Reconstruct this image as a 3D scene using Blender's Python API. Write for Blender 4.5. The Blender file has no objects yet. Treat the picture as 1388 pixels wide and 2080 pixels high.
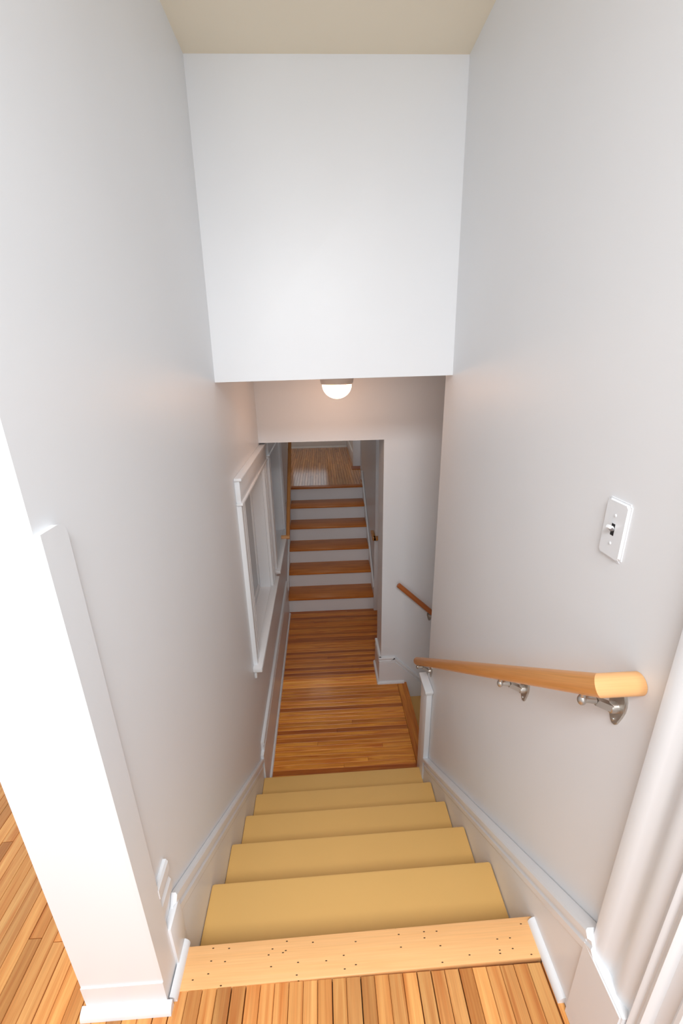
import bpy, bmesh, math, random
from mathutils import Vector, Matrix
S = bpy.context.scene
COL = S.collection
rng = random.Random(7)

# ------------------------------------------------------------------ camera
PITCH, YAW, ROLL, EYE = 0.338, 0.0426, -0.0202, 1.5477
cp, sp, cy, sy = math.cos(PITCH), math.sin(PITCH), math.cos(YAW), math.sin(YAW)
fwd = Vector((sy * cp, cy * cp, -sp)); rt0 = Vector((cy, -sy, 0)); up0 = rt0.cross(fwd)
c, s = math.cos(ROLL), math.sin(ROLL)
rt = c * rt0 + s * up0; up = -s * rt0 + c * up0
cam_data = bpy.data.cameras.new('camera'); cam = bpy.data.objects.new('camera', cam_data); COL.objects.link(cam)
M = Matrix((rt, up, -fwd)).transposed().to_4x4(); M.translation = (0, 0, EYE)
cam.matrix_world = M
cam_data.sensor_fit = 'VERTICAL'; cam_data.sensor_height = 36.0; cam_data.sensor_width = 24.0
cam_data.lens = 859.62 / 2080 * 36.0
cam_data.clip_start = 0.02
S.camera = cam

# ------------------------------------------------------------------ world, lights, exposure
world = bpy.data.worlds.new('world'); S.world = world; world.use_nodes = True
bg = world.node_tree.nodes['Background']
bg.inputs['Color'].default_value = (0.92, 0.965, 1.0, 1); bg.inputs['Strength'].default_value = 0.8
S.view_settings.view_transform = 'Standard'; S.view_settings.look = 'None'
S.view_settings.gamma = 1.0; S.view_settings.use_curve_mapping = False
S.view_settings.exposure = 0.0
def area(name, loc, target, sx, sy_, power, col):
    L = bpy.data.lights.new(name, 'AREA'); L.shape = 'RECTANGLE'; L.size = sx; L.size_y = sy_
    L.energy = power; L.color = col
    o = bpy.data.objects.new(name, L); COL.objects.link(o); o.location = loc
    o.rotation_euler = (Vector(target) - Vector(loc)).to_track_quat('-Z', 'Y').to_euler()
    return o
# added area light: assumed daylight from behind-left of the camera, no window built
area('window_daylight', (-0.6, -6.2, 1.75), (0.1, 2.0, 1.1), 2.6, 1.9, 64, (0.955, 0.98, 1.0))
# assumed, unseen ceiling lamp added in the upper hall, over and behind the camera
area('upper_hall_lamp', (0.02, -0.78, 2.52), (0.02, -0.4, 0.0), 1.0, 0.7, 63, (0.945, 0.972, 1.0))
# added warm fill, out of view, to lift the dark far hall
area('far_hall_lamp', (-0.2, 6.9, 2.38), (-0.2, 6.9, 0.0), 0.4, 0.4, 7, (1.0, 0.82, 0.64))

# ------------------------------------------------------------------ numbers of the place
XL, XR = -0.454, 0.594
ZC, ZLC = 2.6145, 1.483          # upper ceiling, landing ceiling
R1, G1, Y0 = 0.19, 0.2542, 0.7574
ZL = -6 * R1                      # landing
Y1 = 2.069                        # end of the right wall
Y2 = 3.0425                       # wall with the opening
YS, R2, G2 = 4.205, 0.188, 0.2551 # far flight
ZF = ZL + 6 * R2
YB = 8.31

# ------------------------------------------------------------------ helpers
def lin(c):
    return tuple(((v / 255) / 12.92 if v / 255 <= 0.04045 else ((v / 255 + 0.055) / 1.055) ** 2.4) for v in c)

def link(name, me, mat=None, parent=None):
    o = bpy.data.objects.new(name, me); COL.objects.link(o)
    if mat: me.materials.append(mat)
    if parent: o.parent = parent; o.matrix_parent_inverse = Matrix.Translation(parent.location).inverted()
    return o

def obj(name, bm, mat, parent=None, smooth=False):
    bmesh.ops.recalc_face_normals(bm, faces=bm.faces)
    me = bpy.data.meshes.new(name); bm.to_mesh(me); bm.free()
    if smooth:
        for p in me.polygons: p.use_smooth = True
        me.set_sharp_from_angle(angle=math.radians(38))
    return link(name, me, mat, parent)

def struct(o):
    o['kind'] = 'structure'; return o

def tag(o, label, cat, group=None):
    o['label'] = label; o['category'] = cat
    if group: o['group'] = group
    return o

def thing(name, loc, label, cat, group=None):
    o = bpy.data.objects.new(name, None); COL.objects.link(o); o.location = loc; o.empty_display_size = 0.1
    return tag(o, label, cat, group)

def add_box(bm, x0, x1, y0, y1, z0, z1, bevel=0, seg=2):
    g = bmesh.ops.create_cube(bm, size=1)
    vs = g['verts']
    for v in vs:
        v.co = Vector((x0 + (v.co.x + .5) * (x1 - x0), y0 + (v.co.y + .5) * (y1 - y0), z0 + (v.co.z + .5) * (z1 - z0)))
    if bevel:
        es = list({e for v in vs for e in v.link_edges})
        bmesh.ops.bevel(bm, geom=es, offset=bevel, segments=seg, profile=.5, affect='EDGES')
    return vs

def box(name, x0, x1, y0, y1, z0, z1, mat, parent=None, bevel=0, seg=2):
    bm = bmesh.new(); add_box(bm, x0, x1, y0, y1, z0, z1, bevel, seg)
    return obj(name, bm, mat, parent, smooth=bevel > 0)

def add_prism(bm, pts, d):
    """closed polygon of 3D points swept along vector d"""
    d = Vector(d)
    a = [bm.verts.new(Vector(p)) for p in pts]; b = [bm.verts.new(Vector(p) + d) for p in pts]
    n = len(pts)
    bm.faces.new(a); bm.faces.new(list(reversed(b)))
    for i in range(n): bm.faces.new((a[i], a[(i + 1) % n], b[(i + 1) % n], b[i]))

def add_sweep(bm, p0, p1, u, n, prof, ud0=None, ud1=None):
    """moulding: profile (a along u, b along n) swept from p0 to p1"""
    p0, p1, u, n = Vector(p0), Vector(p1), Vector(u), Vector(n)
    a = [bm.verts.new(p0 + u * q[0] + n * q[1]) for q in prof]
    b = [bm.verts.new(p1 + u * q[0] + n * q[1]) for q in prof]
    k = len(prof); bm.faces.new(a); bm.faces.new(list(reversed(b)))
    for i in range(k): bm.faces.new((a[i], a[(i + 1) % k], b[(i + 1) % k], b[i]))

def add_tube(bm, path, r, seg=20, cap=True, ends=None):
    """tube along a polyline, mitred at the joints; ends = optional cut normals"""
    P = [Vector(p) for p in path]; rings = []
    t0 = (P[1] - P[0]).normalized()
    ref = Vector((0, 0, 1)) if abs(t0.z) < .9 else Vector((0, 1, 0))
    u = t0.cross(ref).normalized()
    for i, p in enumerate(P):
        a = (P[i] - P[i - 1]).normalized() if i else (P[1] - P[0]).normalized()
        b = (P[i + 1] - P[i]).normalized() if i < len(P) - 1 else a
        if i == 0: a = b
        m = (a + b).normalized()
        rad = r[i] if isinstance(r, (list, tuple)) else r
        u = (u - a * u.dot(a)).normalized(); w = a.cross(u).normalized()
        ring = []
        for k in range(seg):
            an = 2 * math.pi * k / seg
            off = (u * math.cos(an) + w * math.sin(an)) * rad
            den = a.dot(m)
            off = off - a * (off.dot(m) / den)      # slide along the incoming direction onto the mitre plane
            ring.append(bm.verts.new(p + off))
        rings.append(ring)
    for i in range(len(rings) - 1):
        for k in range(seg):
            bm.faces.new((rings[i][k], rings[i][(k + 1) % seg], rings[i + 1][(k + 1) % seg], rings[i + 1][k]))
    if cap:
        bm.faces.new(list(reversed(rings[0]))); bm.faces.new(rings[-1])

def add_lathe(bm, prof, centre, axis='Z', seg=32):
    cx, cy_, cz = centre; rings = []
    for rr, h in prof:
        ring = []
        for k in range(seg):
            a = 2 * math.pi * k / seg
            p = Vector((rr * math.cos(a), rr * math.sin(a), h))
            if axis == 'X': p = Vector((p.z, p.x, p.y))
            if axis == 'Y': p = Vector((p.x, p.z, p.y))
            ring.append(bm.verts.new(Vector(centre) + p))
        rings.append(ring)
    for i in range(len(rings) - 1):
        for k in range(seg):
            bm.faces.new((rings[i][k], rings[i][(k + 1) % seg], rings[i + 1][(k + 1) % seg], rings[i + 1][k]))
    bm.faces.new(rings[0]); bm.faces.new(list(reversed(rings[-1])))

# ------------------------------------------------------------------ materials
class NT:
    def __init__(self, name):
        self.m = bpy.data.materials.new(name); self.m.use_nodes = True
        self.t = self.m.node_tree; self.b = self.t.nodes['Principled BSDF']
    def n(self, kind, **kw):
        o = self.t.nodes.new(kind)
        for k, v in kw.items():
            if k.startswith('i_'): o.inputs[k[2:].replace('_', ' ')].default_value = v
            else: setattr(o, k, v)
        return o
    def l(self, a, b): self.t.links.new(a, b)
    def set(self, **kw):
        for k, v in kw.items(): self.b.inputs[k.replace('_', ' ')].default_value = v

def paint(name, srgb, rough=0.4, bump=0.04, scale=60, var=0.03):
    q = NT(name); col = lin(srgb)
    tc = q.n('ShaderNodeTexCoord'); nz = q.n('ShaderNodeTexNoise'); nz.inputs['Scale'].default_value = scale
    nz.inputs['Detail'].default_value = 3
    n2 = q.n('ShaderNodeTexNoise'); n2.inputs['Scale'].default_value = 2.3
    q.l(tc.outputs['Object'], nz.inputs['Vector']); q.l(tc.outputs['Object'], n2.inputs['Vector'])
    mx = q.n('ShaderNodeMix', data_type='RGBA')
    mx.inputs['A'].default_value = (*[v * (1 - var) for v in col], 1); mx.inputs['B'].default_value = (*[min(1, v * (1 + var)) for v in col], 1)
    q.l(n2.outputs['Fac'], mx.inputs['Factor']); q.l(mx.outputs['Result'], q.b.inputs['Base Color'])
    bp = q.n('ShaderNodeBump'); bp.inputs['Strength'].default_value = bump; bp.inputs['Distance'].default_value = 0.002
    q.l(nz.outputs['Fac'], bp.inputs['Height']); q.l(bp.outputs['Normal'], q.b.inputs['Normal'])
    q.set(Roughness=rough); return q.m

def wood(name, dark, light, rough=0.25, coat=0.3, grain=1.0, use_obj=True, axis='X', streak=0.55, spots=0.0, pore=.8):
    """grain runs along the local axis; obj.color tints each board"""
    q = NT(name)
    tc = q.n('ShaderNodeTexCoord'); oi = q.n('ShaderNodeObjectInfo')
    sc = {'X': (1.1, 22, 22), 'Y': (22, 1.1, 22), 'Z': (22, 22, 1.1)}[axis]
    ml = q.n('ShaderNodeMath', operation='MULTIPLY'); ml.inputs[1].default_value = 37.0
    q.l(oi.outputs['Random'], ml.inputs[0])
    mp = q.n('ShaderNodeMapping'); mp.inputs['Scale'].default_value = sc
    q.l(tc.outputs['Object'], mp.inputs['Vector']); q.l(ml.outputs[0], mp.inputs['Location'])
    nz = q.n('ShaderNodeTexNoise'); nz.inputs['Scale'].default_value = 2.2; nz.inputs['Detail'].default_value = 6; nz.inputs['Distortion'].default_value = 0.8 * grain
    q.l(mp.outputs['Vector'], nz.inputs['Vector'])
    cr = q.n('ShaderNodeValToRGB'); cr.color_ramp.elements[0].position = 0.5 - streak * .45; cr.color_ramp.elements[1].position = 0.5 + streak * .35
    cr.color_ramp.elements[0].color = (*lin(dark), 1); cr.color_ramp.elements[1].color = (*lin(light), 1)
    q.l(nz.outputs['Fac'], cr.inputs['Fac'])
    # fine pores
    mp2 = q.n('ShaderNodeMapping'); mp2.inputs['Scale'].default_value = tuple(v * (3 if v < 5 else 9) for v in sc)
    q.l(tc.outputs['Object'], mp2.inputs['Vector']); q.l(ml.outputs[0], mp2.inputs['Location'])
    n2 = q.n('ShaderNodeTexNoise'); n2.inputs['Scale'].default_value = 2; n2.inputs['Detail'].default_value = 3
    q.l(mp2.outputs['Vector'], n2.inputs['Vector'])
    mr = q.n('ShaderNodeMapRange'); mr.inputs['From Min'].default_value = .3; mr.inputs['From Max'].default_value = .65
    mr.inputs['To Min'].default_value = pore; mr.inputs['To Max'].default_value = 1.04
    q.l(n2.outputs['Fac'], mr.inputs['Value'])
    m1 = q.n('ShaderNodeMix', data_type='RGBA', blend_type='MULTIPLY'); m1.inputs['Factor'].default_value = 1
    q.l(cr.outputs['Color'], m1.inputs['A']); q.l(mr.outputs['Result'], m1.inputs['B'])
    out = m1.outputs['Result']
    if use_obj == 'tone':
        at = q.n('ShaderNodeAttribute', attribute_name='tone')
        m2 = q.n('ShaderNodeMix', data_type='RGBA', blend_type='MULTIPLY'); m2.inputs['Factor'].default_value = 1
        q.l(out, m2.inputs['A']); q.l(at.outputs['Color'], m2.inputs['B']); out = m2.outputs['Result']
    elif use_obj:
        m2 = q.n('ShaderNodeMix', data_type='RGBA', blend_type='MULTIPLY'); m2.inputs['Factor'].default_value = 1
        q.l(out, m2.inputs['A']); q.l(oi.outputs['Color'], m2.inputs['B']); out = m2.outputs['Result']
    if spots:
        vo = q.n('ShaderNodeTexVoronoi'); vo.voronoi_dimensions = '2D'; vo.inputs['Scale'].default_value = 42
        mp3 = q.n('ShaderNodeMapping'); mp3.inputs['Scale'].default_value = (.6, 1.4, 1) if axis == 'X' else (1.4, .6, 1)
        q.l(tc.outputs['Object'], mp3.inputs['Vector']); q.l(mp3.outputs['Vector'], vo.inputs['Vector'])
        sp_ = q.n('ShaderNodeMath', operation='LESS_THAN'); sp_.inputs[1].default_value = .075
        q.l(vo.outputs['Distance'], sp_.inputs[0])
        se = q.n('ShaderNodeSeparateColor'); q.l(vo.outputs['Color'], se.inputs[0])
        s2 = q.n('ShaderNodeMath', operation='LESS_THAN'); s2.inputs[1].default_value = spots
        q.l(se.outputs[0], s2.inputs[0])
        s3 = q.n('ShaderNodeMath', operation='MULTIPLY'); q.l(sp_.outputs[0], s3.inputs[0]); q.l(s2.outputs[0], s3.inputs[1])
        m3 = q.n('ShaderNodeMix', data_type='RGBA'); q.l(s3.outputs[0], m3.inputs['Factor']); q.l(out, m3.inputs['A'])
        m3.inputs['B'].default_value = (*lin((70, 38, 16)), 1); out = m3.outputs['Result']
    q.l(out, q.b.inputs['Base Color'])
    bp = q.n('ShaderNodeBump'); bp.inputs['Strength'].default_value = .08; bp.inputs['Distance'].default_value = .001
    q.l(n2.outputs['Fac'], bp.inputs['Height']); q.l(bp.outputs['Normal'], q.b.inputs['Normal'])
    q.set(Roughness=rough, Coat_Weight=coat, Coat_Roughness=.12); return q.m

M_WALL = paint('wall_paint', (236, 238, 241), .42, .05, 45)
M_TRIM = paint('trim_paint', (235, 237, 240), .32, .10, 38)
M_CEIL = paint('cream_ceiling_paint', (250, 240, 218), .7, .04, 50)
M_TAN = paint('tan_step_paint', (233, 188, 114), .42, .05, 90, .04)
M_DARK = paint('dark_gap', (38, 24, 14), .8)
M_PLANK = wood('honey_floorboard', (214, 128, 60), (250, 186, 112), .3, .2, pore=.88)
M_LAND = wood('amber_floorboard', (204, 104, 26), (252, 174, 70), .36, .08, 1.3, streak=.5)
M_TREAD = wood('amber_tread', (186, 100, 32), (228, 144, 62), .4, .05)
M_FARFL = wood('worn_far_floorboard', (196, 124, 58), (230, 166, 94), .14, .2, axis='Y', use_obj='tone')
M_NOSE = wood('maple_nosing', (238, 178, 114), (248, 194, 134), .35, .12, 2.2, axis='X', streak=1.1, spots=.34, pore=.94)
M_RAIL = wood('maple_rail', (214, 144, 78), (232, 168, 102), .36, .1, .1, axis='Y', streak=1.2, pore=.9)
M_RAILX = wood('maple_rail_end', (224, 164, 104), (236, 184, 126), .4, .1, .3, axis='X', streak=1.0, pore=.94)
M_RAILD = wood('dark_rail', (168, 92, 42), (196, 116, 60), .35, .15, .3, axis='Y', streak=1.0)
M_CAPW = wood('oak_cap', (190, 122, 48), (214, 150, 72), .4, .1, .6, axis='X')
q = NT('brushed_nickel'); q.set(Base_Color=(.55, .52, .48, 1), Metallic=1.0, Roughness=.4); M_NICK = q.m
q = NT('white_plastic'); q.set(Base_Color=(.83, .85, .88, 1), Roughness=.22); M_PLAST = q.m
q = NT('dark_slot'); q.set(Base_Color=(.012, .012, .014, 1), Roughness=.5); M_SLOT = q.m
q = NT('grey_toggle_tip'); q.set(Base_Color=(.18, .16, .16, 1), Roughness=.3); M_TIP = q.m
q = NT('frosted_pane'); q.set(Base_Color=(.62, .64, .66, 1), Roughness=.3, Transmission_Weight=.15); M_PANE = q.m
q = NT('clear_pane'); q.set(Base_Color=(.95, .97, 1, 1), Roughness=.0, Transmission_Weight=1.0, IOR=1.05); M_CLEAR = q.m
q = NT('lit_lamp_glass'); q.set(Base_Color=(.95, .9, .82, 1), Roughness=.3, Emission_Color=(1, .56, .33, 1), Emission_Strength=20.0); M_GLOW = q.m
q = NT('lamp_pan_enamel'); q.set(Base_Color=(.74, .66, .6, 1), Roughness=.35); M_PAN = q.m

# ------------------------------------------------------------------ structure: walls and ceilings
def wall_x(name, x0, x1, ys, zs, holes, mat):
    """wall slab between x0 and x1 made of cells of the grid ys x zs, leaving out the holes (i, j)"""
    bm = bmesh.new()
    V = {}
    def v(x, y, z):
        k = (x, y, z)
        if k not in V: V[k] = bm.verts.new(k)
        return V[k]
    full = lambda i, j: 0 <= i < len(ys) - 1 and 0 <= j < len(zs) - 1 and (i, j) not in holes
    for i in range(len(ys) - 1):
        for j in range(len(zs) - 1):
            if not full(i, j): continue
            a, b, c0, d = ys[i], ys[i + 1], zs[j], zs[j + 1]
            for x in (x0, x1): bm.faces.new((v(x, a, c0), v(x, b, c0), v(x, b, d), v(x, a, d)))
            if not full(i - 1, j): bm.faces.new((v(x0, a, c0), v(x1, a, c0), v(x1, a, d), v(x0, a, d)))
            if not full(i + 1, j): bm.faces.new((v(x0, b, c0), v(x1, b, c0), v(x1, b, d), v(x0, b, d)))
            if not full(i, j - 1): bm.faces.new((v(x0, a, c0), v(x1, a, c0), v(x1, b, c0), v(x0, b, c0)))
            if not full(i, j + 1): bm.faces.new((v(x0, a, d), v(x1, a, d), v(x1, b, d), v(x0, b, d)))
    return struct(obj(name, bm, mat))

WY0, WY1, WDY, WZ0, WZ1 = 2.235, 3.06, 1.245, -0.14, 0.862   # window opening
wall_x('wall_left', -0.645, XL, [0.632, WY0, WY1, WY0 + WDY, WY1 + WDY, 5.55], [-1.4, WZ0 - .03, WZ1, ZC], {(1, 1), (3, 1)}, M_WALL)
wall_x('wall_right', XR, 0.72, [0.25, 1.0, Y1], [-1.4, 0, ZC], set(), M_WALL)
box_s = lambda name, *a, mat=M_WALL: struct(box(name, *a, mat))
# header wall over the stairs (old plaster, a touch out of plumb)
bm = bmesh.new()
f = [Vector((XL, 1.9371, 1.4794)), Vector((XR, 1.9622, 1.4879)), Vector((XR, 2.0084, ZC)), Vector((XL, 2.0173, ZC))]
k = [Vector((XL, Y1, 1.4794)), Vector((XR, Y1, 1.4879)), Vector((XR, Y1, ZC)), Vector((XL, Y1, ZC))]
fv = [bm.verts.new(p) for p in f]; kv = [bm.verts.new(p) for p in k]
bm.faces.new(fv); bm.faces.new(kv)
for i in range(4): bm.faces.new((fv[i], fv[(i + 1) % 4], kv[(i + 1) % 4], kv[i]))
struct(obj('wall_header', bm, M_WALL))
# wall with the opening beyond the landing
bm = bmesh.new()
yb = Y2 + .27
poly = [(XL, 1.0207), (0.449, 1.0207), (0.449, ZL - .9), (2.7, ZL - .9), (2.7, 1.56), (XL, 1.56)]
add_prism(bm, [(x, Y2, z) for x, z in poly], (0, yb - Y2, 0))
struct(obj('wall_front', bm, M_WALL))
# basement stairwell to the right of the landing
box_s('wall_basement', 0.72, 2.7, 1.96, Y1, -3.0, 1.56)
box_s('wall_basement_end', 2.7, 2.8, 1.96, yb, -3.0, 1.56)
# ceilings
box_s('ceiling', -3.2, 0.72, -1.2, 2.03, ZC, ZC + .08, mat=M_CEIL)
box_s('ceiling_landing', XL, 2.7, Y1, Y2, ZLC, ZLC + .08)
box_s('ceiling_passage', -1.8, 1.7, yb, YB + .1, 2.45, 2.53)
# far passage: right-hand walls, left recess, end wall
box_s('wall_passage_pocket', 0.70, 0.78, yb, YS, -1.4, 2.45)
box_s('wall_passage_right', 0.54, 0.78, YS, 5.80, -1.4, 2.45)
box_s('wall_passage_far_right', 0.50, 0.62, 6.66, YB, -.3, 2.45)
box_s('wall_passage_side_room', 1.6, 1.7, 5.7, YB, -.3, 2.45)
box_s('wall_passage_left', -1.8, -1.7, 5.5, YB, -.3, 2.45)
box_s('wall_passage_return', -1.7, -0.645, 5.5, 5.58, -.3, 2.45)
wx0, wx1, wz0, wz1 = -0.60, 0.07, 0.47, 1.75      # assumed window in the end wall, unseen, added for its reflection on the floor
bm = bmesh.new()
for a in ((-1.8, wx0, -.3, 2.45), (wx1, 1.7, -.3, 2.45), (wx0, wx1, -.3, wz0), (wx0, wx1, wz1, 2.45)):
    add_box(bm, a[0], a[1], YB, YB + .12, a[2], a[3])
struct(obj('wall_end', bm, M_WALL))
win = struct(box('window_3', wx0, wx1, YB + .045, YB + .051, wz0, wz1, M_CLEAR))
bm = bmesh.new()
for a in ((wx0 - .08, wx0, wz0 - .08, wz1 + .1), (wx1, wx1 + .08, wz0 - .08, wz1 + .1), (wx0, wx1, wz1, wz1 + .1), (wx0 - .1, wx1 + .1, wz0 - .1, wz0)):
    add_box(bm, a[0], a[1], YB - .02, YB, a[2], a[3])
obj('window_frame', bm, M_TRIM, win)

# ------------------------------------------------------------------ mouldings, baseboards
MOULD = [(0, 0), (0, .012), (-.005, .016), (-.020, .016), (-.026, .008), (-.036, .008), (-.042, .013), (-.060, .012), (-.072, .005), (-.072, 0)]
def mould(name, p0, p1, n, k, mat, parent, back=0.0):
    d = (Vector(p1) - Vector(p0)).normalized()
    u = Vector((0, 0, 1)); u = (u - d * u.dot(d)).normalized()
    bm = bmesh.new(); add_sweep(bm, p0, p1, u, n, [(a * k, b if b > 0 else -back) for a, b in MOULD])
    return obj(name, bm, mat, parent)

def shoe(name, p0, p1, n, r, parent, mat=None):
    prof = [(0, 0)] + [(r * math.sin(a), r * .8 * math.cos(a)) for a in [i * math.pi / 12 for i in range(7)]]
    bm = bmesh.new(); add_sweep(bm, p0, p1, (0, 0, 1), n, prof)
    return obj(name, bm, mat or M_TRIM, parent, smooth=True)

# upper floor level, left: short level piece on the wall end
b = struct(box('baseboard_left', XL, -.4365, .699, .768, 0, .168, M_TRIM, bevel=.001))
mould('moulding', (XL - .004, .699, .333), (XL - .004, .767, .333), (1, 0, 0), 1.9, M_TRIM, b, .004)
shoe('shoe_moulding', (-.4405, .634, 0), (-.4405, .752, 0), (1, 0, 0), .022, b)
# the raised end trim of the left wall with its rounded top
bm = bmesh.new()
y0_, y1_, zt = .632, .700, 1.304
pts = [(XL, y0_, 0), (XL, y1_, 0)] + [(XL, y1_ - .026 + .026 * math.cos(a), zt - .026 + .026 * math.sin(a)) for a in [i * math.pi / 12 for i in range(7)]] + [(XL, y0_, zt)]
add_prism(bm, pts, (.0105, 0, 0))
struct(obj('trim_1', bm, M_TRIM))
b = struct(box('baseboard_end', -.645, XL + .0105, .6285, .632, 0, .098, M_TRIM))
shoe('shoe_moulding', (-.655, .6285, 0), (-.430, .6285, 0), (0, -1, 0), .026, b)
# left skirting of the landing
b = struct(box('baseboard_landing', XL, -.436, 2.035, YS - .01, ZL, ZL + .36, M_TRIM))
mould('moulding', (-.450, 2.075, ZL + .425), (-.450, YS - .01, ZL + .425), (1, 0, 0), 1.0, M_TRIM, b, .004)
shoe('shoe_moulding', (-.436, 2.06, ZL), (-.436, YS - .01, ZL), (1, 0, 0), .018, b)
# skirting of the wall with the opening, stepping down along the basement stairs
zt = -.872
bm = bmesh.new()
pl = [(.449, ZL), (.449, zt - .05), (.569, zt - .05), (1.60, zt - 1.07), (1.60, ZL - 1.2), (.66, ZL - .3), (.66, ZL)]
add_prism(bm, [(x, Y2, z) for x, z in pl], (0, -.018, 0))
b = struct(obj('baseboard_front', bm, M_TRIM))
mould('moulding', (.431, Y2 - .004, zt), (.569, Y2 - .004, zt), (0, -1, 0), .85, M_TRIM, b, .004)
mould('moulding', (.566, Y2 - .004, zt), (1.60, Y2 - .004, zt - 1.03), (0, -1, 0), .85, M_TRIM, b, .004)
shoe('shoe_moulding', (.420, Y2 - .018, ZL), (.655, Y2 - .018, ZL), (0, -1, 0), .022, b)
b = struct(box('baseboard_opening', .431, .449, Y2 - .018, yb, ZL, zt - .05, M_TRIM))
mould('moulding', (.445, Y2 - .012, zt), (.445, yb, zt), (-1, 0, 0), .85, M_TRIM, b, .004)
shoe('shoe_moulding', (.431, Y2 - .03, ZL), (.431, yb, ZL), (-1, 0, 0), .022, b)
# far hall skirting
b = struct(box('baseboard_far', -1.7, .5, YB - .02, YB, ZF, ZF + .14, M_TRIM, bevel=.003))
shoe('shoe_moulding', (-1.7, YB - .02, ZF), (.48, YB - .02, ZF), (0, -1, 0), .03, b)
struct(box('baseboard_far_right', .482, .50, 6.66, YB - .02, ZF, ZF + .2, M_TRIM, bevel=.003))

# door casing on the right wall near the camera: fluted board on a plinth block
d1 = struct(box('door_1', .60, .76, .20, .25, 0.0, 2.1, M_TRIM))
prof = [(.565, 0), (.563, .014), (.556, .021), (.538, .023), (.524, .018), (.510, .011), (.497, .010), (.486, .015), (.472, .019), (.460, .016), (.449, .011), (.445, .012), (.4375, .020), (.4375, 0)]
bm = bmesh.new(); add_sweep(bm, (XR, 0, .289), (XR, 0, 2.1), (0, 1, 0), (-1, 0, 0), prof)
obj('casing', bm, M_TRIM, d1, smooth=True)
prof = [(.4375, 0), (.4375, .020), (.433, .025), (.429, .024), (.425, .019), (.421, .019), (.416, .025), (.410, .027), (.404, .022), (.401, .012),
        (.376, .011), (.374, .018), (.369, .022), (.362, .022), (.356, .014), (.352, .010), (.26, .010), (.26, 0)]
bm = bmesh.new(); add_sweep(bm, (XR, 0, 0), (XR, 0, 2.1), (0, 1, 0), (-1, 0, 0), prof)
obj('casing', bm, M_TRIM, d1, smooth=True)
bm = bmesh.new(); add_prism(bm, [(XR, .564, 0), (XR, .564, .292), (XR, .437, .292), (XR, .437, 0)], (-.034, 0, 0))
bmesh.ops.bevel(bm, geom=[e for e in bm.edges if all(v.co.x < .58 for v in e.verts)], offset=.0035, segments=2, affect='EDGES')
obj('plinth_block', bm, M_TRIM, d1, smooth=True)

# ------------------------------------------------------------------ floors: one object per board
def board(name, x0, x1, y0, y1, z1, th, mat, parent, tint, along='Y', bevel=.0012):
    L, W_ = (y1 - y0, x1 - x0) if along == 'Y' else (x1 - x0, y1 - y0)
    bm = bmesh.new(); add_box(bm, -L / 2, L / 2, -W_ / 2, W_ / 2, -th, 0)
    top = [e for e in bm.edges if all(v.co.z > -1e-6 for v in e.verts)]
    bmesh.ops.bevel(bm, geom=top, offset=bevel, segments=1, affect='EDGES')
    bmesh.ops.recalc_face_normals(bm, faces=bm.faces)
    me = bpy.data.meshes.new(name); bm.to_mesh(me); bm.free()
    o = link(name, me, mat, parent)
    o.location = ((x0 + x1) / 2, (y0 + y1) / 2, z1)
    if along == 'Y': o.rotation_euler = (0, 0, math.pi / 2)
    o.color = (*tint, 1)
    return o
def tint(lo=.72, hi=1.05):
    v = rng.uniform(lo, hi); w = rng.uniform(-.05, .05)
    return (v * (1 + w * .3), v * (1 - w * .4), v * (1 - w * 1.6))

fl = struct(box('floor', -2.4, XR, -.9, .66, -.12, -.02, M_DARK))
bm = bmesh.new(); add_box(bm, -2.4, -.645, .66, 2.6, -.12, -.02); struct(obj('floor_left_room', bm, M_DARK))
PW = .0379
x = .5675 - .022
board('plank', x + .004, .5675, -.5, .655, 0, .02, M_PLANK, fl, (.95, .92, .85))
n = 0
while x > -2.3:
    xa = x - PW; right = xa > -.64
    yend = .655 if (xa > -.436) else (.634 if right else 2.5)
    if -.48 < xa <= -.436: yend = .655
    y = -.6 + rng.uniform(-.5, 0)
    y = -.6
    first = True
    while y < yend - .02:
        ln = rng.uniform(.6, 1.4) if not right or not first else rng.uniform(.75, 2.0)
        y2 = min(yend, y + ln)
        if yend - y2 < .12: y2 = yend
        gap = rng.choice((.0006, .0008, .001, .0022))
        t = tint()
        if rng.random() < .16: t = (t[0] * .78, t[1] * .72, t[2] * .66)
        board('plank', xa + gap, x - .0004, y + .0006, y2 - .0006, rng.uniform(-.0006, .0006), .02, M_PLANK, fl, t)
        y = y2; first = False
    x = xa

# landing: boards across the passage
fl2 = struct(box('floor_landing', XL, .672, 1.985, 4.30, ZL - .12, ZL - .02, M_DARK))
tones = [(.84, .78, .72), (1.0, 1.0, 1.0), (.92, .88, .82), (1.05, 1.06, 1.1), (.72, .6, .5), (.98, .94, .88), (1.04, 1.0, .95), (.6, .45, .36), (1.0, .98, .9)]
y = 1.99; i = 0
while y < 4.26:
    y2 = min(y + .0379, 4.27)
    xr = .592 if y < Y2 - .02 else (.430 if y2 < yb + .03 else .69)
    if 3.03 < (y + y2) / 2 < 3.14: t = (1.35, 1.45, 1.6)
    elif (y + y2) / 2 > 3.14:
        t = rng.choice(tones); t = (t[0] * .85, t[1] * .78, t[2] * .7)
    else: t = rng.choice(tones)
    xa = -.438
    cut = rng.uniform(-.2, .4) if rng.random() < .28 else None
    spans = [(xa, xr)] if cut is None else [(xa, cut), (cut, xr)]
    for a, b_ in spans:
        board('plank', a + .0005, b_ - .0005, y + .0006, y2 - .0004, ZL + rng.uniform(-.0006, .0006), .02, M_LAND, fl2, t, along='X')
        t = (t[0] * .92, t[1] * .9, t[2] * .88)
    y = y2; i += 1
board('border_board', .5935, .676, Y1 - .03, Y2 - .018, ZL + .001, .03, M_LAND, fl2, (.8, .72, .66))

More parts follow.
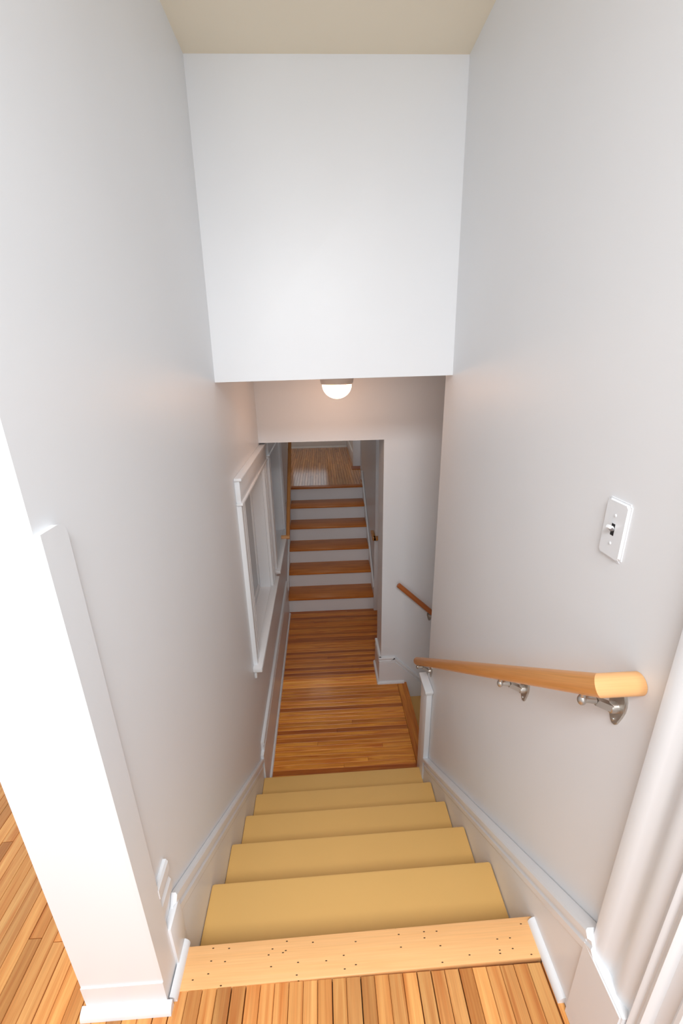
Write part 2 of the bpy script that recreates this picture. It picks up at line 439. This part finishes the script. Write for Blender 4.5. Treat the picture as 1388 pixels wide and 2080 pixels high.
# far floor: narrow strips too small in view to pick apart, joined; each strip keeps its own tone
fl3 = struct(box('floor_far', -1.7, 1.6, 5.53, YB, ZF - .12, ZF - .02, M_DARK))
bm = bmesh.new(); tl = bm.loops.layers.float_color.new('tone'); x = -1.7
while x < 1.56:
    y = 5.56
    while y < YB - .02:
        y2 = min(y + rng.uniform(.5, 1.5), YB - .002); v = rng.uniform(.72, 1.08)
        vs = add_box(bm, x + .0013, x + .0366, y + .0006, y2 - .0006, ZF - .02, ZF)
        for f_ in {f_ for w_ in vs for f_ in w_.link_faces}:
            for lp in f_.loops: lp[tl] = (v, v * .97, v * .93, 1)
        y = y2
    x += .0379
o = obj('floor_strips', bm, M_FARFL, fl3); o['kind'] = 'stuff'

# ------------------------------------------------------------------ upper staircase (tan painted)
st = thing('staircase', (0.06, Y0, ZL), 'staircase of tan painted steps going down from the maple nosing board to the amber landing', 'stairs')
XA, XB, SK = -.445, .566, .006
def skew_box(name, x0, x1, y0, y1, z0, z1, mat, parent, bevel):
    bm = bmesh.new(); add_box(bm, x0, x1, y0, y1, z0, z1, bevel)
    for v in bm.verts: v.co.y += SK * (2 * (v.co.x - x0) / (x1 - x0) - 1)
    return obj(name, bm, mat, parent, smooth=True)
o = skew_box('nosing_board', -.437, .5675, .657, .749, -.032, .002, M_NOSE, st, .004)
o['label'] = 'pale maple nosing board with dark nail holes'; o.color = (1, 1, 1, 1)
for j in range(1, 6):
    skew_box('tread', XA, XB, Y0 + (j - 1) * G1 - .035, Y0 + j * G1, -R1 * j - .027, -R1 * j, M_TAN, st, .009)
for j in range(1, 7):
    yy = Y0 + (j - 1) * G1 - .026
    skew_box('riser', XA, XB, yy - .016, yy, -R1 * j + (.0 if j < 6 else 0), -R1 * (j - 1) - (.027 if j > 1 else .032), M_TAN, st, .001)
# skirt boards with their mouldings
def skirt(side, xw, xf, ya, za, yb_, slope, low, parent, zmin, n):
    bm = bmesh.new(); kk = .06
    pts = [(ya, low(ya)), (ya, za - kk), (yb_, za - kk - slope * (yb_ - ya)), (yb_, low(yb_))]
    add_prism(bm, [(xw, y, z) for y, z in pts], (xf - xw, 0, 0))
    s_ = obj('skirt_board', bm, M_TRIM, parent)
    xm = xw + (.010 if side == 'L' else -.010) if abs(xf - xw) > .02 else xw + .002 * n
    return s_
s1 = skirt('L', XL + .0012, -.445, .767, .19 + .79 * .008, 2.036, .79, lambda y: -.27 - .95 * max(0, y - .75), st, 0, 1)
mould('moulding', (-.4525, .767, .196), (-.4525, 2.036, .196 - .79 * 1.269), (1, 0, 0), 1.12, M_TRIM, s1, .0004)
s2 = skirt('R', XR - .0012, .568, .564, .335, 1.952, .803, lambda y: -.27 - .95 * max(0, y - .75), st, 0, -1)
mould('moulding', (.573, .564, .333), (.573, 1.952, .333 - .803 * 1.388), (-1, 0, 0), .93, M_TRIM, s2, .0195)
shoe('shoe_moulding', (.568, .575, 0), (.568, .742, 0), (-1, 0, 0), .022, s2)
# capped trim post at the end of the right wall
po = tag(box('trim_post', .560, .593, 1.952, 2.085, ZL, -.285, M_TRIM, bevel=.003), 'white trim post under a moulded cap where the right wall ends at the landing', 'post')
bm = bmesh.new()
add_box(bm, .545, .593, 1.928, 2.098, -.266, -.248, .004)
add_box(bm, .552, .593, 1.940, 2.092, -.285, -.266, .004)
obj('cap', bm, M_TRIM, po, smooth=True)

# ------------------------------------------------------------------ far staircase (wooden treads, white risers)
s3 = thing('staircase', (0.05, YS, ZL), 'staircase with varnished amber treads and white risers rising beyond the opening', 'stairs')
for j in range(1, 6):
    yf = YS + (j - 1) * G2
    o = box('tread', -.443, .527, yf, yf + G2 + .04, ZL + R2 * j - .026, ZL + R2 * j, M_TREAD, s3, bevel=.006)
    v = rng.uniform(.9, 1.05); o.color = (v, v, v, 1)
for j in range(1, 7):
    yf = YS + (j - 1) * G2 + .03
    box('riser', -.443, .527, yf, yf + .016, ZL + R2 * (j - 1), ZL + R2 * j - .026, M_TRIM, s3)
o = box('nosing_board', -.443, .527, YS + 5 * G2, YS + 5 * G2 + .08, ZF - .026, ZF, M_TREAD, s3, bevel=.006)
o.color = (.8, .74, .7, 1)
sl = R2 / G2
for side, xw, xf, nx in (('L', XL + .0012, -.443, 1), ('R', .5388, .527, -1)):
    bm = bmesh.new(); ya, yb2 = YS, YS + 5 * G2 + .1; L_ = yb2 - ya
    za = ZL + R2 + .06
    add_prism(bm, [(xw, ya, ZL), (xw, ya, za), (xw, yb2, za + sl * L_), (xw, yb2, za + sl * L_ - .35), (xw, ya + .3, ZL)], (xf - xw, 0, 0))
    k_ = obj('skirt_board', bm, M_TRIM, s3)
    mould('moulding', (xf - nx * .004, ya, za + .05), (xf - nx * .004, yb2, za + .05 + sl * L_), (nx, 0, 0), .7, M_TRIM, k_, .005)
po = tag(box('trim_post', .528, .66, YS - .014, YS, ZL, -.25, M_TRIM, bevel=.002), 'white trim post with a small brown wooden cap at the foot of the wooden stairs', 'post')
bm = bmesh.new()
add_box(bm, .515, .66, YS - .06, YS, -.25, -.215, .004)
add_box(bm, .505, .539, YS - .06, YS + .16, -.25, -.215, .004)
o = obj('cap', bm, M_CAPW, po, smooth=True); o['label'] = 'brown wooden cap'; o.color = (1, 1, 1, 1)
# casing strip up the passage wall's end
struct(box('trim_2', .545, .66, YS - .012, YS, -.215, 2.45, M_TRIM, bevel=.002))
# door frame in the far hall, on the right
d2 = struct(box('door_2', .48, .63, 6.60, 6.66, ZF, 2.1, M_TRIM, bevel=.004))
box('threshold', .45, 1.0, 6.40, 6.60, ZF, ZF + .008, M_TREAD, d2).color = (.5, .4, .35, 1)
struct(box('trim_3', .527, .60, 5.80, 5.82, ZF, 2.1, M_TRIM, bevel=.003))

# basement stairs at the right of the landing
s4 = thing('staircase', (1.0, 2.55, -2.6), 'tan painted basement staircase descending to the right behind the trim post', 'stairs')
for j in range(1, 5):
    xa = .66 + (j - 1) * .23
    box('tread', xa, xa + .26, Y1 + .0015, Y2 - .0195, ZL - .16 - .19 * (j - 1) - .027, ZL - .16 - .19 * (j - 1), M_TAN, s4, bevel=.006)
    box('riser', xa, xa + .015, Y1 + .0015, Y2 - .0195, ZL - .16 - .19 * (j - 1), ZL - .03 - (.16 + .19 * (j - 2) if j > 1 else 0), M_TAN, s4)

# ------------------------------------------------------------------ left wall windows
def window(idx, dy):
    w = struct(box('window_%d' % idx, -.549, -.545, WY0 + dy, WY1 + dy, WZ0, WZ1, M_PANE))
    y0, y1 = WY0 + dy, WY1 + dy
    # jamb lining
    bm = bmesh.new()
    add_box(bm, -.60, XL, y0 - .002, y0 + .012, WZ0, WZ1); add_box(bm, -.60, XL, y1 - .012, y1 + .002, WZ0, WZ1)
    add_box(bm, -.60, XL, y0, y1, WZ1 - .012, WZ1 + .002)
    obj('jamb', bm, M_TRIM, w)
    # sash
    bm = bmesh.new()
    for a in ((y0 + .012, y0 + .055, WZ0, WZ1 - .012), (y1 - .055, y1 - .012, WZ0, WZ1 - .012), (y0 + .055, y1 - .055, WZ0, WZ0 + .05), (y0 + .055, y1 - .055, WZ1 - .06, WZ1 - .012)):
        add_box(bm, -.56, -.535, a[0], a[1], a[2], a[3], .004)
    obj('sash', bm, M_TRIM, w, smooth=True)
    # casings, ribbed
    P = [(0, 0), (0, .024), (.012, .026), (.03, .026), (.036, .020), (.05, .020), (.056, .025), (.075, .025), (.081, .019), (.10, .019), (.108, .023), (.122, .021), (.125, 0)]
    for ya, sgn in ((y0 - .128, 1), (y1 + .128, -1)):
        bm = bmesh.new(); add_sweep(bm, (XL, ya, WZ0), (XL, ya, .862), (0, sgn, 0), (1, 0, 0), P)
        obj('casing', bm, M_TRIM, w)
    bm = bmesh.new()
    add_box(bm, XL, XL + .026, y0 - .130, y1 + .130, .875, .992, .002)
    add_box(bm, XL, XL + .040, y0 - .142, y1 + .142, .992, 1.008, .004)
    add_box(bm, XL, XL + .036, y0 - .140, y1 + .140, .860, .876, .005)
    obj('head_casing', bm, M_TRIM, w, smooth=True)
    bm = bmesh.new()
    add_box(bm, -.60, XL + .001, y0, y1, WZ0 - .03, WZ0)
    add_box(bm, XL, XL + .055, y0 - .165, y1 + .165, WZ0 - .03, WZ0, .005)
    obj('window_sill', bm, M_TRIM, w, smooth=True)
    bm = bmesh.new()
    add_box(bm, XL, XL + .022, y0 - .130, y1 + .130, WZ0 - .055, WZ0 - .03, .004)
    add_box(bm, XL, XL + .014, y0 - .130, y1 + .130, WZ0 - .10, WZ0 - .055, .003)
    obj('apron', bm, M_TRIM, w, smooth=True)
window(1, 0); window(2, WDY)

# ------------------------------------------------------------------ handrails
def bracket(parent, wall, out, rail, h=.075):
    """wall: point on the wall; out: unit vector away from the wall; rail: point on the rail's axis above the knob"""
    wall, out, rail = Vector(wall), Vector(out), Vector(rail)
    side = Vector((0, 0, 1)).cross(out).normalized()
    reach = (rail - wall).dot(out)
    zk = rail.z - .040 - wall.z
    bm = bmesh.new()
    k = wall + out * (reach + .004) + Vector((0, 0, zk)); k += side * (rail - wall).dot(side)
    m1 = wall + out * .018 + Vector((0, 0, .002)); m2 = k - out * .028 + Vector((0, 0, -.003))
    add_tube(bm, [wall + out * .004, wall + out * .014, wall + out * .020, wall + out * .023], [.0130, .0125, .0110, .006], 16)
    # flattened arm
    d = (m2 - m1).normalized(); nn = d.cross(side).normalized()
    q = [m1 + side * .0085 + nn * .007, m1 - side * .0085 + nn * .007, m1 - side * .0085 - nn * .007, m1 + side * .0085 - nn * .007]
    add_prism(bm, q, m2 - m1)
    add_tube(bm, [m2, k - out * .012, k], [.0075, .007, .007], 14)
    o = obj('bracket', bm, M_NICK, parent, smooth=True)
    bm = bmesh.new()
    c_ = k - Vector((0, 0, .0))
    bmesh.ops.create_uvsphere(bm, u_segments=14, v_segments=10, radius=.0095, matrix=Matrix.Translation(c_) @ Matrix.Diagonal((.9, 1, 1.25, 1)))
    add_tube(bm, [c_, c_ + Vector((0, 0, .022))], [.006, .006], 12)
    obj('knob', bm, M_NICK, o, smooth=True)
    # wall plate: tall shield
    bm = bmesh.new()
    half = [(.0, .044), (.009, .0435), (.016, .040), (.021, .030), (.0225, .018), (.0215, .004), (.017, -.014), (.0115, -.030), (.008, -.039), (.004, -.043)]
    poly = half + [(0, -.044)] + [(-a, b_) for a, b_ in reversed(half[1:])]
    add_prism(bm, [wall + side * a + Vector((0, 0, b_)) for a, b_ in poly], out * .006)
    bmesh.ops.bevel(bm, geom=[e for e in bm.edges if all((v.co - wall).dot(out) > .005 for v in e.verts)], offset=.002, segments=2, affect='EDGES')
    obj('wall_plate', bm, M_NICK, o, smooth=True)
    for dz in (-.031, .031):
        bm = bmesh.new(); p = wall + Vector((0, 0, dz)) + out * .006
        add_tube(bm, [p, p + out * .0018, p + out * .0026], [.0042, .0040, .0024], 12)
        obj('screw', bm, M_NICK, o, smooth=True)
    return o

# right wall handrail
RX = .516; pa = Vector((RX, .631, .955)); pb = Vector((RX, 2.045, -.121))
r1 = thing('handrail', (XR, .62, .96), 'pale maple round handrail on nickel brackets running down the right wall', 'handrail', 'handrails')
bm = bmesh.new(); d_ = (pb - pa).normalized()
# main rail, mitred against the return piece
cut = (d_ + Vector((-1, 0, 0))).normalized()
def rail_mesh(p, q, rad, n0=None, n1=None, seg=28, bul=0):
    bm = bmesh.new(); t = (q - p).normalized(); ref = Vector((0, 0, 1)); u = t.cross(ref).normalized(); w = u.cross(t).normalized(); rings = []
    st_ = [(p, rad, n0), (q, rad, n1)]
    if bul: st_ = [(p, rad, n0), (q - t * bul, rad, n1), (q - t * bul * .35, rad * .93, None), (q, rad * .7, None)]
    for c_, rr, nn in st_:
        ring = []
        for k in range(seg):
            a = 2 * math.pi * k / seg; off = (u * math.cos(a) + w * math.sin(a)) * rr
            if nn is not None: off = off - t * (off.dot(nn) / t.dot(nn))
            ring.append(bm.verts.new(c_ + off))
        rings.append(ring)
    for i in range(len(rings) - 1):
        for k in range(seg): bm.faces.new((rings[i][k], rings[i][(k + 1) % seg], rings[i + 1][(k + 1) % seg], rings[i + 1][k]))
    bm.faces.new(rings[0]); bm.faces.new(rings[-1]); return bm
def along(o, p, q):
    """turn the rail's local Y onto its own length so that its grain follows it"""
    m = Matrix.Translation(p) @ Vector((0, 1, 0)).rotation_difference((Vector(q) - Vector(p)).normalized()).to_matrix().to_4x4()
    o.data.transform(m.inverted()); o.matrix_basis = m
RR_ = .0225
o = obj('rail', rail_mesh(pa, pb, RR_, n0=cut, bul=.012), M_RAIL, r1, smooth=True); o.color = (1, 1, 1, 1); along(o, pa, pb)
bm = bmesh.new()
t_ = Vector((1, 0, 0)); seg = 28; u = d_.cross(Vector((0, 0, 1))).normalized(); w = u.cross(d_).normalized(); A = []; B = []
for k in range(seg):
    a = 2 * math.pi * k / seg; off = (u * math.cos(a) + w * math.sin(a)) * RR_
    off = off - d_ * (off.dot(cut) / d_.dot(cut))
    A.append(bm.verts.new(pa + off)); e = pa + off; B.append(bm.verts.new(Vector((XR - .0005, e.y, e.z))))
for k in range(seg): bm.faces.new((A[k], A[(k + 1) % seg], B[(k + 1) % seg], B[k]))
bm.faces.new(A); bm.faces.new(B)
o = obj('return_end', bm, M_RAILX, r1, smooth=True); o.color = (1, 1, 1, 1); o['label'] = 'lighter mitred return running into the wall'
rail_at = lambda y: pa + d_ * ((y - pa.y) / d_.y)
for yy, zz in ((.664, .860), (1.010, .595), (2.005, -.168)):
    bracket(r1, (XR, yy, zz + .006), (-1, 0, 0), rail_at(yy))

# basement handrail on the wall with the opening
pa2 = Vector((.567, Y2 - .072, -.13)); pb2 = Vector((1.35, Y2 - .072, -.13 - .80 * .93))
r2 = thing('handrail', (.58, Y2, -.13), 'dark brown handrail slanting down the grey wall beside the opening', 'handrail', 'handrails')
bm = rail_mesh(pb2, pa2, .0205, bul=.008); o = obj('rail', bm, M_RAILD, r2, smooth=True); o.color = (1, 1, 1, 1); along(o, pa2, pb2)
for xx in (.855, 1.2):
    p = pa2 + (pb2 - pa2) * ((xx - pa2.x) / (pb2.x - pa2.x))
    bracket(r2, (xx, Y2, p.z - .075), (0, -1, 0), p)

# far handrail on the left wall of the wooden stairs
FX = -.385; sF = .80
pa3 = Vector((FX, 4.055, -.128)); pb3 = Vector((FX, 5.45, -.128 + sF * 1.395))
r3 = thing('handrail', (XL, 4.06, -.13), 'thin maple handrail rising along the left wall of the wooden stairs', 'handrail', 'handrails')
o = obj('rail', rail_mesh(pa3, pb3, .0205), M_RAIL, r3, smooth=True); o.color = (.85, .78, .7, 1); along(o, pa3, pb3)
bm = bmesh.new(); add_tube(bm, [(XL + .0005, 4.052, -.132), (FX + .018, 4.052, -.132)], .0215, 20)
o = obj('return_end', bm, M_RAILX, r3, smooth=True); o.color = (.95, .88, .82, 1)
for yy in (4.42, 5.2):
    p = pa3 + (pb3 - pa3) * ((yy - pa3.y) / (pb3.y - pa3.y))
    bracket(r3, (XL, yy, p.z - .075), (1, 0, 0), p)

# ------------------------------------------------------------------ ceiling light over the landing
LC = Vector((.097, 2.55, ZLC))
lt = thing('ceiling_light', LC, 'lit round glass dome light on the landing ceiling just below the header wall', 'light')
bm = bmesh.new()
add_lathe(bm, [(.02, 0), (.108, 0), (.110, -.006), (.108, -.014), (.098, -.018), (.096, -.030), (.092, -.044), (.086, -.050), (.02, -.050)], LC, seg=40)
obj('base_pan', bm, M_PAN, lt, smooth=True)
bm = bmesh.new()
pr = [(.004, -.051)] + [(.085 * math.cos(a), -.051 - .079 * math.sin(a)) for a in [i * math.pi / 2 / 14 for i in range(14)]] + [(.004, -.13)]
add_lathe(bm, pr, LC, seg=40)
obj('glass_dome', bm, M_GLOW, lt, smooth=True)

# ------------------------------------------------------------------ light switch
SC = Vector((XR, .7765, 1.2165)); hw, hh = .0345, .0625
sw = thing('light_switch', SC, 'white toggle light switch plate on the right wall above the handrail', 'switch')
bm = bmesh.new()
add_box(bm, XR - .0065, XR, SC.y - hw, SC.y + hw, SC.z - hh, SC.z + hh)
bmesh.ops.bevel(bm, geom=[e for e in bm.edges if abs(e.verts[0].co.x - e.verts[1].co.x) > .003], offset=.005, segments=3, affect='EDGES')
bmesh.ops.bevel(bm, geom=[e for e in bm.edges if all(v.co.x < XR - .006 for v in e.verts)], offset=.0045, segments=3, affect='EDGES')
obj('plate', bm, M_PLAST, sw, smooth=True)
box('slot', XR - .0068, XR - .0060, SC.y - .0050, SC.y + .0050, SC.z - .0125, SC.z + .0125, M_SLOT, sw)
bm = bmesh.new(); add_tube(bm, [(XR - .006, SC.y, SC.z + .001), (XR - .0115, SC.y, SC.z + .0045), (XR - .019, SC.y, SC.z + .0085)], [.0046, .0046, .0036], 14)
tg = obj('toggle', bm, M_PLAST, sw, smooth=True)
bm = bmesh.new(); add_tube(bm, [(XR - .0085, SC.y - .0008, SC.z + .0005), (XR - .0135, SC.y - .0018, SC.z + .0040)], [.0044, .0038], 12)
o = obj('toggle_collar', bm, M_TIP, tg, smooth=True); o['label'] = 'dark grey toggle collar'
for dz in (-.030, .030):
    bm = bmesh.new(); p = Vector((XR - .0062, SC.y, SC.z + dz))
    add_tube(bm, [p, p - Vector((.0012, 0, 0)), p - Vector((.0018, 0, 0))], [.0034, .0032, .0018], 12)
    obj('screw', bm, M_PLAST, sw, smooth=True)
